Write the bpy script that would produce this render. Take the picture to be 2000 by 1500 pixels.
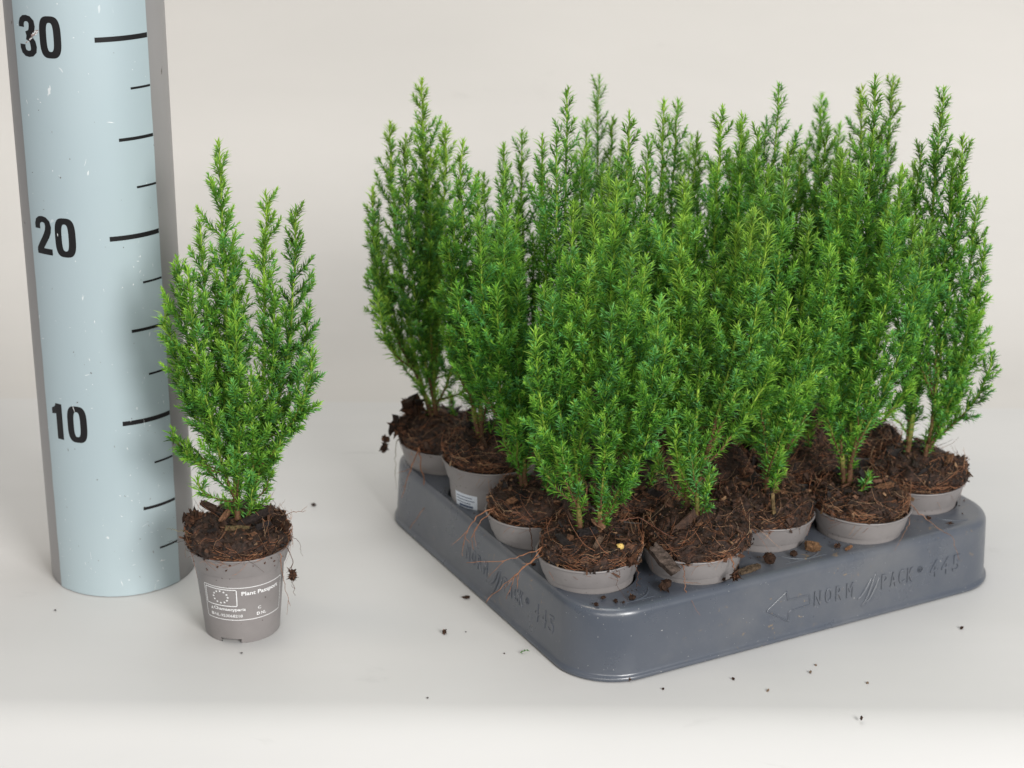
import bpy, math, random
import numpy as np
from mathutils import Vector, Matrix, noise
S = 0.01                      # the numbers below are centimetres
sc = bpy.context.scene
for o in list(bpy.data.objects): bpy.data.objects.remove(o)

# ------------------------------------------------------------------ camera
F_PX, TH, RO, CAM_H = 3546.1, 0.353871, 0.0099008, 45.0508
cd = bpy.data.cameras.new('camera'); cam = bpy.data.objects.new('camera', cd)
sc.collection.objects.link(cam); sc.camera = cam
cd.sensor_width = 36; cd.sensor_fit = 'HORIZONTAL'; cd.lens = F_PX / 2000 * 36
cd.clip_start = 0.02; cd.clip_end = 60
_ct, _st = math.cos(TH), math.sin(TH)
_R0, _U0, _F = Vector((1, 0, 0)), Vector((0, _st, _ct)), Vector((0, _ct, -_st))
_c, _s = math.cos(RO), math.sin(RO)
_R, _U = _c * _R0 + _s * _U0, -_s * _R0 + _c * _U0
m = Matrix((_R, _U, -_F)).transposed().to_4x4(); m.translation = Vector((0, 0, CAM_H * S))
cam.matrix_world = m
cd.dof.use_dof = True; cd.dof.focus_distance = 0.885; cd.dof.aperture_fstop = 11.0

# ------------------------------------------------------------------ world and lamps
w = bpy.data.worlds.new('World'); sc.world = w; w.use_nodes = True
bg = w.node_tree.nodes['Background']
bg.inputs['Color'].default_value = (0.86, 0.93, 1.0, 1); bg.inputs['Strength'].default_value = 0.29
def area(name, loc, target, sx, sy, power, col):
    l = bpy.data.lights.new(name, 'AREA'); l.shape = 'RECTANGLE'
    l.size = sx * S; l.size_y = sy * S; l.energy = power; l.color = col
    o = bpy.data.objects.new(name, l); sc.collection.objects.link(o)
    o.location = Vector(loc) * S
    o.rotation_euler = (Vector(target) - Vector(loc)).to_track_quat('-Z', 'Y').to_euler()
    return o
area('window_light', (125, -115, 115), (5, 92, 12), 85, 65, 60.0, (1.0, 0.98, 0.955))
area('roof_light', (10, 95, 190), (5, 95, 0), 120, 60, 11.0, (0.95, 0.98, 1.0))
area('wall_glow', (-45, 75, 140), (-5, 142, 38), 60, 30, 3.6, (1.0, 0.86, 0.68))
area('front_light', (-30, -130, 70), (0, 100, 14), 150, 80, 15.0, (1.0, 0.95, 0.88))
sc.view_settings.view_transform = 'Standard'; sc.view_settings.look = 'None'
sc.view_settings.exposure = 0.0; sc.view_settings.gamma = 1.0
sc.view_settings.use_curve_mapping = False
sc.render.engine = 'CYCLES'
sc.cycles.use_denoising = True
sc.cycles.max_bounces = 7; sc.cycles.diffuse_bounces = 4; sc.cycles.glossy_bounces = 3
sc.cycles.transmission_bounces = 5; sc.cycles.transparent_max_bounces = 4
sc.cycles.use_adaptive_sampling = True; sc.cycles.adaptive_threshold = 0.015

# ------------------------------------------------------------------ helpers
def tag(o, label=None, cat=None, group=None, kind=None):
    if label: o['label'] = label
    if cat: o['category'] = cat
    if group: o['group'] = group
    if kind: o['kind'] = kind
    return o
def empty(name, loc, rot=(0, 0, 0), **k):
    o = bpy.data.objects.new(name, None); sc.collection.objects.link(o)
    o.empty_display_size = 0.01
    o.location = Vector(loc) * S; o.rotation_euler = rot
    return tag(o, **k)
class MB:
    """collects vertices, faces and a colour per vertex; builds ONE mesh object"""
    def __init__(s): s.V = []; s.F = {3: [], 4: []}; s.C = []; s.n = 0; s.big = []
    def add(s, V, F, col=(0.5, 0.5, 0.5)):
        V = np.asarray(V, float).reshape(-1, 3)
        c = np.asarray(col, float)
        if c.ndim == 1: c = np.tile(c[:3], (len(V), 1))
        if isinstance(F, np.ndarray):
            s.F[F.shape[1]].append(F + s.n)
        else:
            for f in F:
                if len(f) in (3, 4): s.F[len(f)].append(np.array([f]) + s.n)
                else: s.big.append([i + s.n for i in f])
        s.V.append(V); s.C.append(c); s.n += len(V)
    def mesh(s, name, smooth=False):
        V = np.concatenate(s.V) * S; C = np.concatenate(s.C)
        me = bpy.data.meshes.new(name)
        me.vertices.add(len(V)); me.vertices.foreach_set('co', V.astype(np.float32).ravel())
        idx = []; tot = []
        for k in (3, 4):
            if s.F[k]:
                f = np.concatenate(s.F[k]); idx.append(f.ravel()); tot.append(np.full(len(f), k))
        for f in s.big: idx.append(np.array(f)); tot.append(np.array([len(f)]))
        idx = np.concatenate(idx).astype(np.int32); tot = np.concatenate(tot).astype(np.int32)
        st = np.concatenate([[0], np.cumsum(tot)[:-1]]).astype(np.int32)
        me.loops.add(len(idx)); me.loops.foreach_set('vertex_index', idx)
        me.polygons.add(len(tot)); me.polygons.foreach_set('loop_start', st); me.polygons.foreach_set('loop_total', tot)
        me.polygons.foreach_set('use_smooth', np.full(len(tot), bool(smooth)))
        a = me.attributes.new('vertex_colour', 'FLOAT_COLOR', 'POINT')
        a.data.foreach_set('color', np.concatenate([C, np.ones((len(C), 1))], 1).astype(np.float32).ravel())
        me.update(calc_edges=True); me.validate()
        return me
    def build(s, name, mat, parent=None, smooth=False, loc=(0, 0, 0), rot=(0, 0, 0)):
        me = s.mesh(name, smooth); me.materials.append(mat)
        return place(name, me, parent, loc, rot)
def place(name, me, parent=None, loc=(0, 0, 0), rot=(0, 0, 0)):
    o = bpy.data.objects.new(name, me); sc.collection.objects.link(o)
    o.location = Vector(loc) * S; o.rotation_euler = rot
    if parent: o.parent = parent
    return o
def grid_faces(nr, ns, closed=True):
    """quads of a (nr x ns) vertex grid, wrapped round in the second index"""
    i = np.arange(nr - 1)[:, None]; j = np.arange(ns if closed else ns - 1)[None, :]
    j2 = (j + 1) % ns
    return np.stack([i * ns + j, i * ns + j2, (i + 1) * ns + j2, (i + 1) * ns + j], -1).reshape(-1, 4)
def unit(a): return a / np.maximum(np.linalg.norm(a, axis=-1, keepdims=True), 1e-9)
def frame(T):
    T = unit(T); h = np.where(np.abs(T[..., 2:3]) > .9, np.array([1., 0, 0]), np.array([0, 0, 1.]))
    A = unit(np.cross(T, h)); return A, np.cross(T, A)
def tube(mb, P, R, col, ns=6, cap=True):
    P = np.asarray(P, float); n = len(P); R = np.broadcast_to(np.asarray(R, float), (n,))
    T = np.gradient(P, axis=0); A, B = frame(T)
    ref = A[0]; AA = []
    for t in unit(T):                                   # parallel transport keeps the tube from twisting
        ref = ref - t * (ref @ t); ref = ref / max(np.linalg.norm(ref), 1e-9); AA.append(ref)
    A = np.array(AA); B = np.cross(unit(T), A)
    th = np.arange(ns) * 2 * np.pi / ns
    V = P[:, None] + R[:, None, None] * (A[:, None] * np.cos(th)[None, :, None] + B[:, None] * np.sin(th)[None, :, None])
    c = np.asarray(col, float)
    if c.ndim == 2: c = np.repeat(c, ns, axis=0)
    F = grid_faces(n, ns)
    mb.add(V.reshape(-1, 3), F, c)
    if cap:
        mb.big.append(list(range(mb.n - ns, mb.n))); mb.big.append(list(range(mb.n - n * ns + ns - 1, mb.n - n * ns - 1, -1)))
def lathe(mb, prof, ns=64, col=(.5, .5, .5), skip=None):
    prof = np.array(prof, float); th = np.arange(ns) * 2 * np.pi / ns
    V = np.stack([prof[:, None, 0] * np.sin(th), -prof[:, None, 0] * np.cos(th), np.repeat(prof[:, 1:2], ns, 1)], -1)
    F = grid_faces(len(prof), ns)
    if skip is not None:
        F = F[~np.array([skip(k // ns, (k % ns + .5) * 2 * math.pi / ns) for k in range(len(F))])]
    mb.add(V.reshape(-1, 3), F, col)
def rotmats(rng, n):
    q = unit(rng.normal(size=(n, 4))); a, b, c, d = q.T
    return np.stack([1 - 2 * (c * c + d * d), 2 * (b * c - a * d), 2 * (b * d + a * c), 2 * (b * c + a * d), 1 - 2 * (b * b + d * d), 2 * (c * d - a * b),
                     2 * (b * d - a * c), 2 * (c * d + a * b), 1 - 2 * (b * b + c * c)], -1).reshape(n, 3, 3)
BOXV = np.array([[x, y, z] for x in (-.5, .5) for y in (-.5, .5) for z in (-.5, .5)])
BOXF = np.array([[0, 1, 3, 2], [4, 6, 7, 5], [0, 4, 5, 1], [2, 3, 7, 6], [0, 2, 6, 4], [1, 5, 7, 3]])
OCTV = np.array([[1, 0, 0], [-1, 0, 0], [0, 1, 0], [0, -1, 0], [0, 0, 1], [0, 0, -1.]]) * .5
OCTF = np.array([[0, 2, 4], [2, 1, 4], [1, 3, 4], [3, 0, 4], [2, 0, 5], [1, 2, 5], [3, 1, 5], [0, 3, 5]])
def scatter(mb, base, faces, P, size, rng, cols, jit=.25):
    n = len(P); B = base[None] * (1 + 0 * size[:, None]) + rng.normal(size=(n, len(base), 3)) * jit * .5
    V = np.einsum('nij,nkj->nki', rotmats(rng, n), B * size[:, None, :]) + P[:, None]
    F = (faces[None] + (np.arange(n) * len(base))[:, None, None]).reshape(-1, faces.shape[1])
    mb.add(V.reshape(-1, 3), F, np.repeat(cols, len(base), axis=0))

# ------------------------------------------------------------------ materials
def mat(name): 
    m = bpy.data.materials.new(name); m.use_nodes = True
    return m, m.node_tree, m.node_tree.nodes['Principled BSDF']
def N(nt, t, **k):
    n = nt.nodes.new(t)
    for a, b in k.items(): setattr(n, a, b)
    return n
def ramp(nt, stops, src):
    r = N(nt, 'ShaderNodeValToRGB'); e = r.color_ramp.elements
    while len(e) < len(stops): e.new(.5)
    for i, (p, c) in enumerate(stops):
        e[i].position = p; e[i].color = (*c, 1) if len(c) == 3 else c
    nt.links.new(src, r.inputs[0]); return r.outputs[0]
def noisen(nt, scale, detail=3, rough=.5, vec=None, dist=0.):
    n = N(nt, 'ShaderNodeTexNoise'); n.inputs['Scale'].default_value = scale; n.inputs['Detail'].default_value = detail
    n.inputs['Roughness'].default_value = rough; n.inputs['Distortion'].default_value = dist
    if vec is None:
        tc = N(nt, 'ShaderNodeTexCoord'); vec = tc.outputs['Object']
    nt.links.new(vec, n.inputs['Vector']); return n.outputs['Fac']
def mapped(nt, scale):
    tc = N(nt, 'ShaderNodeTexCoord'); mp = N(nt, 'ShaderNodeMapping'); mp.inputs['Scale'].default_value = scale
    nt.links.new(tc.outputs['Object'], mp.inputs['Vector']); return mp.outputs['Vector']
def mix(nt, fac, a, b, blend='MIX'):
    n = N(nt, 'ShaderNodeMix', data_type='RGBA', blend_type=blend)
    for s, v in ((n.inputs[0], fac), (n.inputs[6], a), (n.inputs[7], b)):
        if isinstance(v, (int, float)): s.default_value = v
        elif isinstance(v, tuple): s.default_value = (*v, 1)
        else: nt.links.new(v, s)
    return n.outputs[2]
def bump(nt, bs, h, strength, dist):
    b = N(nt, 'ShaderNodeBump'); b.inputs['Strength'].default_value = strength; b.inputs['Distance'].default_value = dist
    nt.links.new(h, b.inputs['Height']); nt.links.new(b.outputs[0], bs.inputs['Normal'])

def m_foliage():
    m, nt, bs = mat('needle_foliage')
    at = N(nt, 'ShaderNodeAttribute', attribute_name='vertex_colour')
    bs.inputs['Roughness'].default_value = .45; bs.inputs['Specular IOR Level'].default_value = .32
    nt.links.new(at.outputs['Color'], bs.inputs['Base Color'])
    tr = N(nt, 'ShaderNodeBsdfTranslucent')
    c = mix(nt, 1.0, at.outputs['Color'], (1.25, 1.3, .6), 'MULTIPLY')
    nt.links.new(c, tr.inputs['Color'])
    ms = N(nt, 'ShaderNodeMixShader'); ms.inputs[0].default_value = .25
    nt.links.new(bs.outputs[0], ms.inputs[1]); nt.links.new(tr.outputs[0], ms.inputs[2])
    nt.links.new(ms.outputs[0], nt.nodes['Material Output'].inputs['Surface']); return m
def m_pigment(name, rough, nscale, amt, spec=.3, bumpd=0., bscale=900):
    m, nt, bs = mat(name)
    at = N(nt, 'ShaderNodeAttribute', attribute_name='vertex_colour')
    nz = noisen(nt, nscale, 4)
    c = mix(nt, 1.0, at.outputs['Color'], ramp(nt, [(.3, (1 - amt,) * 3), (.7, (1 + amt,) * 3)], nz), 'MULTIPLY')
    nt.links.new(c, bs.inputs['Base Color']); bs.inputs['Roughness'].default_value = rough
    bs.inputs['Specular IOR Level'].default_value = spec
    if bumpd: bump(nt, bs, noisen(nt, bscale, 4, .65), .8, bumpd)
    return m
M = {}
M['foliage'] = m_foliage()
M['stem'] = m_pigment('woody_stem', .6, 700, .35, .25, .0006, 900)
M['soil'] = m_pigment('peat_soil', .62, 500, .45, .35, .0008, 1100)
M['root'] = m_pigment('dry_root', .7, 600, .3, .2)
M['crumb'] = m_pigment('loose_crumb', .75, 900, .4, .2, .0005, 1500)
M['print'] = m_pigment('white_print', .6, 1500, .12, .2)
M['black'] = m_pigment('black_ink', .45, 1500, .2, .3)

def m_pot():
    m, nt, bs = mat('taupe_plastic')
    v = mapped(nt, (1, 1, 1))
    base = mix(nt, ramp(nt, [(.35, (0, 0, 0)), (.65, (1, 1, 1))], noisen(nt, 60, 5, .6, v)), (.222, .205, .201), (.252, .233, .229))
    sp = ramp(nt, [(.715, (0, 0, 0)), (.735, (1, 1, 1))], noisen(nt, 380, 2, .5, v, .6))      # specks of peat stuck on
    zz = N(nt, 'ShaderNodeSeparateXYZ'); nt.links.new(v, zz.inputs[0])
    up = ramp(nt, [(.3, (0, 0, 0)), (.6, (1, 1, 1))], noisen(nt, 45, 2, .5, v))
    f = mix(nt, 1.0, sp, up, 'MULTIPLY')
    c = mix(nt, f, base, (.045, .025, .016))
    nt.links.new(c, bs.inputs['Base Color']); bs.inputs['Roughness'].default_value = .46
    bs.inputs['Specular IOR Level'].default_value = .4
    bump(nt, bs, noisen(nt, 1800, 2, .5, v), .15, .0002); return m
M['pot'] = m_pot()
def m_tray():
    m, nt, bs = mat('slate_grey_plastic')
    v = mapped(nt, (1, 1, 1))
    base = mix(nt, ramp(nt, [(.3, (0, 0, 0)), (.7, (1, 1, 1))], noisen(nt, 22, 5, .6, v)), (.066, .077, .099), (.082, .093, .116))
    dust = ramp(nt, [(.48, (0, 0, 0)), (.75, (.5, .5, .5))], noisen(nt, 9, 6, .7, v))
    base = mix(nt, dust, base, (.17, .17, .17))
    sp = ramp(nt, [(.765, (0, 0, 0)), (.785, (1, 1, 1))], noisen(nt, 1000, 1, .5, v, .3))
    c = mix(nt, sp, base, (.42, .41, .40))
    br = ramp(nt, [(.66, (0, 0, 0)), (.70, (1, 1, 1))], noisen(nt, 210, 3, .5, v, 1.2))
    zone = ramp(nt, [(.52, (0, 0, 0)), (.62, (.8, .8, .8))], noisen(nt, 14, 2, .5, v))
    c = mix(nt, mix(nt, 1.0, br, zone, 'MULTIPLY'), c, (.22, .16, .10))
    nt.links.new(c, bs.inputs['Base Color'])
    rr = ramp(nt, [(.3, (.25,) * 3), (.7, (.36,) * 3)], noisen(nt, 35, 5, .6, v))
    nt.links.new(rr, bs.inputs['Roughness']); bs.inputs['Specular IOR Level'].default_value = .85
    bump(nt, bs, noisen(nt, 160, 5, .6, v), .12, .0006); return m
M['tray'] = m_tray()
def m_tube():
    m, nt, bs = mat('grey_metal_tube')
    v = mapped(nt, (1, 1, .25))
    base = mix(nt, noisen(nt, 60, 5, .6, v), (.29, .28, .28), (.34, .328, .325))
    sp = ramp(nt, [(.72, (0, 0, 0)), (.75, (1, 1, 1))], noisen(nt, 160, 3, .5, mapped(nt, (1, 1, .6)), .5))
    c = mix(nt, sp, base, (.13, .115, .10))
    nt.links.new(c, bs.inputs['Base Color']); bs.inputs['Roughness'].default_value = .42; bs.inputs['Metallic'].default_value = .15
    return m
M['tube'] = m_tube()
def m_scale():
    m, nt, bs = mat('pale_blue_scale_film')
    v = mapped(nt, (1, 1, 1))
    base = mix(nt, noisen(nt, 12, 4, .6, v), (.42, .515, .55), (.455, .54, .57))
    # scratches: short bright marks where the film is worn through
    s1 = ramp(nt, [(.73, (0, 0, 0)), (.745, (1, 1, 1))], noisen(nt, 300, 2, .5, mapped(nt, (1, 1, .45)), .4))
    s2 = ramp(nt, [(.75, (0, 0, 0)), (.76, (1, 1, 1))], noisen(nt, 180, 3, .6, mapped(nt, (.5, .5, 1.6)), 1.5))
    zone = ramp(nt, [(.42, (.0,) * 3), (.6, (1,) * 3)], noisen(nt, 20, 2, .5, v))
    c = mix(nt, mix(nt, 1., s1, zone, 'MULTIPLY'), base, (.85, .86, .86))
    c = mix(nt, s2, c, (.86, .87, .87))
    dk = ramp(nt, [(.755, (0, 0, 0)), (.77, (1, 1, 1))], noisen(nt, 330, 2, .5, mapped(nt, (1.1, .9, 1)), .2))
    c = mix(nt, dk, c, (.12, .10, .09))
    nt.links.new(c, bs.inputs['Base Color']); bs.inputs['Roughness'].default_value = .45
    bs.inputs['Metallic'].default_value = .12; bs.inputs['Specular IOR Level'].default_value = .4
    bump(nt, bs, noisen(nt, 900, 3, .6, v), .1, .0002)
    return m
M['scale'] = m_scale()
def m_table(name, a, b, rough):
    m, nt, bs = mat(name)
    v = mapped(nt, (.25, 1, 1))
    c = mix(nt, ramp(nt, [(.3, (0, 0, 0)), (.7, (1, 1, 1))], noisen(nt, 14, 5, .55, v, .4)), a, b)
    sm = ramp(nt, [(.66, (0, 0, 0)), (.78, (.8,) * 3)], noisen(nt, 22, 6, .65, mapped(nt, (.3, 1.3, 1)), 1.2))
    c = mix(nt, sm, c, tuple(x * .86 for x in a))
    nt.links.new(c, bs.inputs['Base Color']); bs.inputs['Roughness'].default_value = rough
    bs.inputs['Specular IOR Level'].default_value = .3
    bump(nt, bs, noisen(nt, 7, 4, .5, v), .25, .004); return m
M['table'] = m_table('matt_white_sheet', (.56, .554, .543), (.59, .582, .572), .5)
M['wall'] = m_table('warm_lit_sheet', (.56, .542, .517), (.588, .568, .542), .6)  # same sheet as the table, with warm light tinted into its colour

# ------------------------------------------------------------------ the setting
def sheet(name, prof, x0, x1, nx, m, kind='structure'):
    mb = MB(); xs = np.linspace(x0, x1, nx); prof = np.array(prof, float)
    V = np.stack([np.repeat(xs[None], len(prof), 0), np.repeat(prof[:, :1], nx, 1), np.repeat(prof[:, 1:], nx, 1)], -1)
    mb.add(V.reshape(-1, 3), grid_faces(len(prof), nx, False))
    o = mb.build(name, m, smooth=True); o['kind'] = kind; return o
front = [(77.3 - 4.6 * math.sin(a), -4.6 + 4.6 * math.cos(a)) for a in np.linspace(math.radians(80), 0, 40)]
front = [(front[0][0] - 1.2, front[0][1] - 12)] + front
sheet('tabletop', front + [(y, 0) for y in np.linspace(80, 118, 24)], -110, 120, 47, M['table'])
back = [(118.0, 0.0)]
for k in range(60):
    t = (k + .5) / 60; a = math.radians(88) * (t * t * (3 - 2 * t)); back.append((back[-1][0] + math.cos(a) * .8, back[-1][1] + math.sin(a) * .8))
sheet('backdrop', back + [(back[-1][0] + (z - back[-1][1]) * .035, z) for z in np.linspace(30, 160, 20)], -110, 120, 47, M['wall'])

# ------------------------------------------------------------------ flat marks wrapped on round or flat surfaces
def strip(pts, wd, closed=False):
    """flat stroke along 2-D points -> (verts2d, quads)"""
    P = np.array(pts, float); n = len(P)
    if closed: T = np.roll(P, -1, 0) - np.roll(P, 1, 0)
    else: T = np.gradient(P, axis=0)
    T = unit(T); Nn = np.stack([-T[:, 1], T[:, 0]], -1)
    W = np.broadcast_to(np.asarray(wd, float), (n,))[:, None] * .5
    V = np.concatenate([P + Nn * W, P - Nn * W])
    k = np.arange(n if closed else n - 1); k2 = (k + 1) % n
    return V, np.stack([k + n, k2 + n, k2, k], -1)
def rect(x0, y0, x1, y1, n=8):
    xs = np.linspace(x0, x1, n + 1)
    V = np.concatenate([np.stack([xs, np.full(n + 1, y0)], -1), np.stack([xs, np.full(n + 1, y1)], -1)])
    k = np.arange(n); return V, np.stack([k, k + 1, k + n + 2, k + n + 1], -1)
def polyline(pts, step=.1):
    out = []
    for a, b in zip(pts[:-1], pts[1:]):
        n = max(1, int(math.dist(a, b) / step)); out += [tuple(np.array(a) + (np.array(b) - a) * t / n) for t in range(n)]
    return out + [pts[-1]]
def put(mb, VF, surf, col, off=(0, 0)):
    V, F = VF; V = np.asarray(V) + np.array(off); mb.add(np.array([surf(x, y) for x, y in V]), F, col)
_tc = {}
def text2d(body, height, width=None, offset=0., extrude=0., bevel=0.):
    key = (body, offset, extrude, bevel)
    if key not in _tc:
        c = bpy.data.curves.new('lettering', 'FONT'); c.body = body; c.size = 1; c.offset = offset; c.resolution_u = 3
        c.extrude = extrude; c.bevel_depth = bevel; c.bevel_resolution = 1
        o = bpy.data.objects.new('lettering', c); sc.collection.objects.link(o); bpy.context.view_layer.update()
        me = bpy.data.meshes.new_from_object(o.evaluated_get(bpy.context.evaluated_depsgraph_get()))
        V = np.array([v.co[:] for v in me.vertices]); F = [list(p.vertices) for p in me.polygons]
        bpy.data.objects.remove(o); bpy.data.curves.remove(c); bpy.data.meshes.remove(me); _tc[key] = (V, F)
    V, F = _tc[key]; V = V.copy(); V[:, :2] -= V[:, :2].min(0)
    k = height / .73; kx = k if width is None else width / V[:, 0].max()
    V[:, 0] *= kx; V[:, 1] *= k
    return V, F

# ------------------------------------------------------------------ measuring pole
PX, PY, PR = -21.652, 92.03, 3.971
pole = empty('measuring_pole', (PX, PY, 0), label='upright round grey metal measuring pole with pale blue centimetre scale, left of the plants', cat='measuring pole')
mb = MB(); lathe(mb, [(PR - .25, 0), (PR - .06, 0), (PR - .02, .05)] + [(PR - .02, z) for z in np.linspace(1, 50, 30)] + [(PR - .1, 50.1), (0.01, 50.1)], 128)
mb.build('tube', M['tube'], pole, smooth=True)
A0, A1 = -.800, 1.050
def polesurf(off): return lambda s, z: (( PR + off) * math.sin(s / PR), -(PR + off) * math.cos(s / PR), z)
mb = MB(); na, nz = 90, 50
aa = np.linspace(A0, A1, na); zz = np.linspace(.04, 50, nz)
jag = lambda z: .012 * noise.noise(Vector((z * 1.7, 3, 0)))
P = []
for r_, rows in ((PR + .025, zz),):
    for z in rows:
        for k, a in enumerate(aa):
            e = jag(z) if k in (0, na - 1) else 0
            zb = z + (.05 * abs(noise.noise(Vector((a * 9, 1, 5)))) if z == zz[0] else 0)
            P.append((r_ * math.sin(a + e), -r_ * math.cos(a + e), zb))
mb.add(P, grid_faces(nz, na, False))
for side in (0, na - 1):           # the edge of the film, so that it has a thickness
    E_ = []
    for q in range(nz):
        x, y, z = P[q * na + side]; k = (PR - .03) / (PR + .025)
        E_ += [(x, y, z), (x * k, y * k, z)]
    mb.add(E_, grid_faces(nz, 2, False))
film = mb.build('scale_strip', M['scale'], pole, smooth=True)
INK = (.012, .011, .012)
def superell(a, b, n, k=56):
    t = np.linspace(0, 2 * math.pi, k, endpoint=False); c, s = np.cos(t), np.sin(t)
    return np.stack([a * np.sign(c) * np.abs(c) ** (2 / n), b * np.sign(s) * np.abs(s) ** (2 / n)], -1)
def digit(d):
    if d == '0':
        o = superell(.56, 1.02, 3.2); i = superell(.185, .70, 3.0); k = np.arange(56); k2 = (k + 1) % 56
        return [(np.concatenate([o, i]) + [.56, 1.0], np.stack([k, k2, k2 + 56, k + 56], -1))]
    if d == '1':
        return [rect(.42, 0, .84, 2.0, 3), (np.array([(.12, 1.36), (.42, 1.42), (.42, 1.98), (.36, 1.82), (.12, 1.68)]), [[0, 1, 2, 3], [0, 3, 4]])]
    if d == '2':
        c = [(.19, 1.32), (.185, 1.52), (.24, 1.70), (.38, 1.81), (.55, 1.845), (.73, 1.81), (.86, 1.69), (.905, 1.48), (.87, 1.25), (.76, 1.0), (.60, .76), (.42, .5), (.28, .27), (.24, .1)]
        wd = [.37, .37, .36, .33, .31, .33, .36, .38, .39, .39, .38, .38, .40, .42]
        return [strip(c, wd), rect(.06, 0, 1.08, .32, 6)]
    if d == '3':
        c = [(.19, 1.40), (.19, 1.56), (.25, 1.72), (.38, 1.82), (.55, 1.85), (.73, 1.81), (.86, 1.68), (.88, 1.48), (.84, 1.28), (.72, 1.13), (.48, 1.06)]
        wd = [.37, .37, .35, .32, .30, .32, .36, .38, .37, .33, .28]
        c2 = [(x, 2.0 - y - .04 if k < 9 else 2.0 - y) for k, (x, y) in enumerate(c)]; c2 = [(x + (.03 if x > .5 else 0), y) for x, y in c2]
        return [strip(c, wd), strip(c2, wd)]
for txt, zc, s0 in (('10', 9.97, -2.78), ('20', 20.08, -2.76), ('30', 30.13, -2.73)):
    mb = MB()
    for q, ch in enumerate(txt):
        for VF in digit(ch):
            put(mb, VF, polesurf(.033), INK, (s0 + q * (1.3 if ch != '0' or txt[0] != '1' else 1.16), zc - 1.0))
    mb.build('number', M['black'], film)
for i in range(1, 15):
    z = 2.5 * i; th, a = ((.25, .335) if i % 4 == 0 else (.165, .535) if i % 2 == 0 else (.115, .735))
    if i == 12: a = .32
    mb = MB(); put(mb, rect(a * PR, z - th / 2, 1.044 * PR, z + th / 2, 14), polesurf(.032), INK)
    mb.build('tick_mark', M['black'], film)
# worn patch across the number 30
mb = MB(); rw = np.random.default_rng(5)
for k in range(26):
    t = rw.uniform(0, 1); s = -2.32 + .8 * t + rw.uniform(-.04, .04); z = 29.78 + .62 * t + rw.uniform(-.1, .1)
    l = rw.uniform(.08, .3); dx = np.array([.8, .42]) * l * .5
    put(mb, strip([(s - dx[0], z - dx[1]), (s, z + .01), (s + dx[0], z + dx[1])], [.01, rw.uniform(.04, .09), .01]), polesurf(.040 + .0004 * k), (.33, .25, .235) if k < 18 else (.75, .76, .77))
mb.build('scuff_mark', M['print'], film)
# long scratches and chips
mb = MB()
for k in range(110):
    s = rw.uniform(-3.0, 4.0); z = rw.uniform(.1, 33) if k % 2 else rw.uniform(.1, 12) ** 1.0
    if k % 5 == 0: s, z = rw.uniform(1.3, 3.2), rw.uniform(1, 11)
    l = rw.choice([.06, .1, .18, .4], p=[.45, .3, .18, .07]); a = rw.choice([math.pi / 2 + rw.normal() * .25, rw.normal() * .2 + .1])
    d = np.array([math.cos(a), math.sin(a)]) * l / 2
    put(mb, strip([(s - d[0], z - d[1]), (s + rw.normal() * .01, z), (s + d[0], z + d[1])], [.008, rw.uniform(.015, .05), .008]), polesurf(.0345 + .00004 * k), (.8, .82, .82) if rw.random() < .85 else (.2, .18, .17))
mb.build('scratch', M['print'], film)['kind'] = 'stuff'

# ------------------------------------------------------------------ tray
C0 = np.array([3.82, 78.25]); TA = math.radians(28.2); LU, LV, TZ = 27.1, 24.9, 3.88
UU = np.array([math.cos(TA), math.sin(TA)]); VV = np.array([-math.sin(TA), math.cos(TA)])
def well(i, j): return 2.8 + 5.28 * i, (4.6 if i % 2 == 0 else 3.06) + 5.63 * j
def world(u, v): return C0 + UU * u + VV * v
tray = empty('plant_tray', (C0[0], C0[1], 0), (0, 0, TA), label='slate grey moulded plastic carrying tray with raised lettering, full of potted conifers', cat='tray')
def rrect(inset, r, nc=14, ne=22):
    r = max(r, .05); out = []
    for cx_, cy_, a0 in ((LU - inset - r, inset + r, -90), (LU - inset - r, LV - inset - r, 0), (inset + r, LV - inset - r, 90), (inset + r, inset + r, 180)):
        out += [(cx_ + r * math.cos(math.radians(a0 + 90 * k / nc)), cy_ + r * math.sin(math.radians(a0 + 90 * k / nc))) for k in range(nc + 1)]
    full = []
    for k, a in enumerate(out):
        b = out[(k + 1) % len(out)]; full.append(a)
        if (k + 1) % (nc + 1) == 0: full += [(a[0] + (b[0] - a[0]) * t / ne, a[1] + (b[1] - a[1]) * t / ne) for t in range(1, ne)]
    return full
R0_ = 3.1
prof = [(-.02, 0.04), (-.07, .10), (-.07, .20), (-.02, .27), (.05, .31), (.08, .42)]
for z in np.linspace(.6, 3.42, 8): prof.append((.08 + (z - .42) * .05, z))
wi = prof[-1][0]
for a in np.linspace(15, 90, 7): prof.append((wi + .45 * (1 - math.cos(math.radians(a))), 3.43 + .45 * math.sin(math.radians(a))))
ii = prof[-1][0]
mb = MB(); rows = [rrect(i, R0_ - i * .9) for i, z in prof]; nn = len(rows[0])
mb.add([(x, y, z) for row, (i, z) in zip(rows, prof) for x, y in row], grid_faces(len(rows), nn))
inner = [(i + .12, z) for i, z in prof[::-1]][7:] + [(-.0, .04)]        # inside of the wall
rows2 = [rrect(i, R0_ - i * .9) for i, z in inner]
mb.add([(x, y, z) for row, (i, z) in zip(rows2, inner) for x, y in row], grid_faces(len(rows2), nn))
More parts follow.
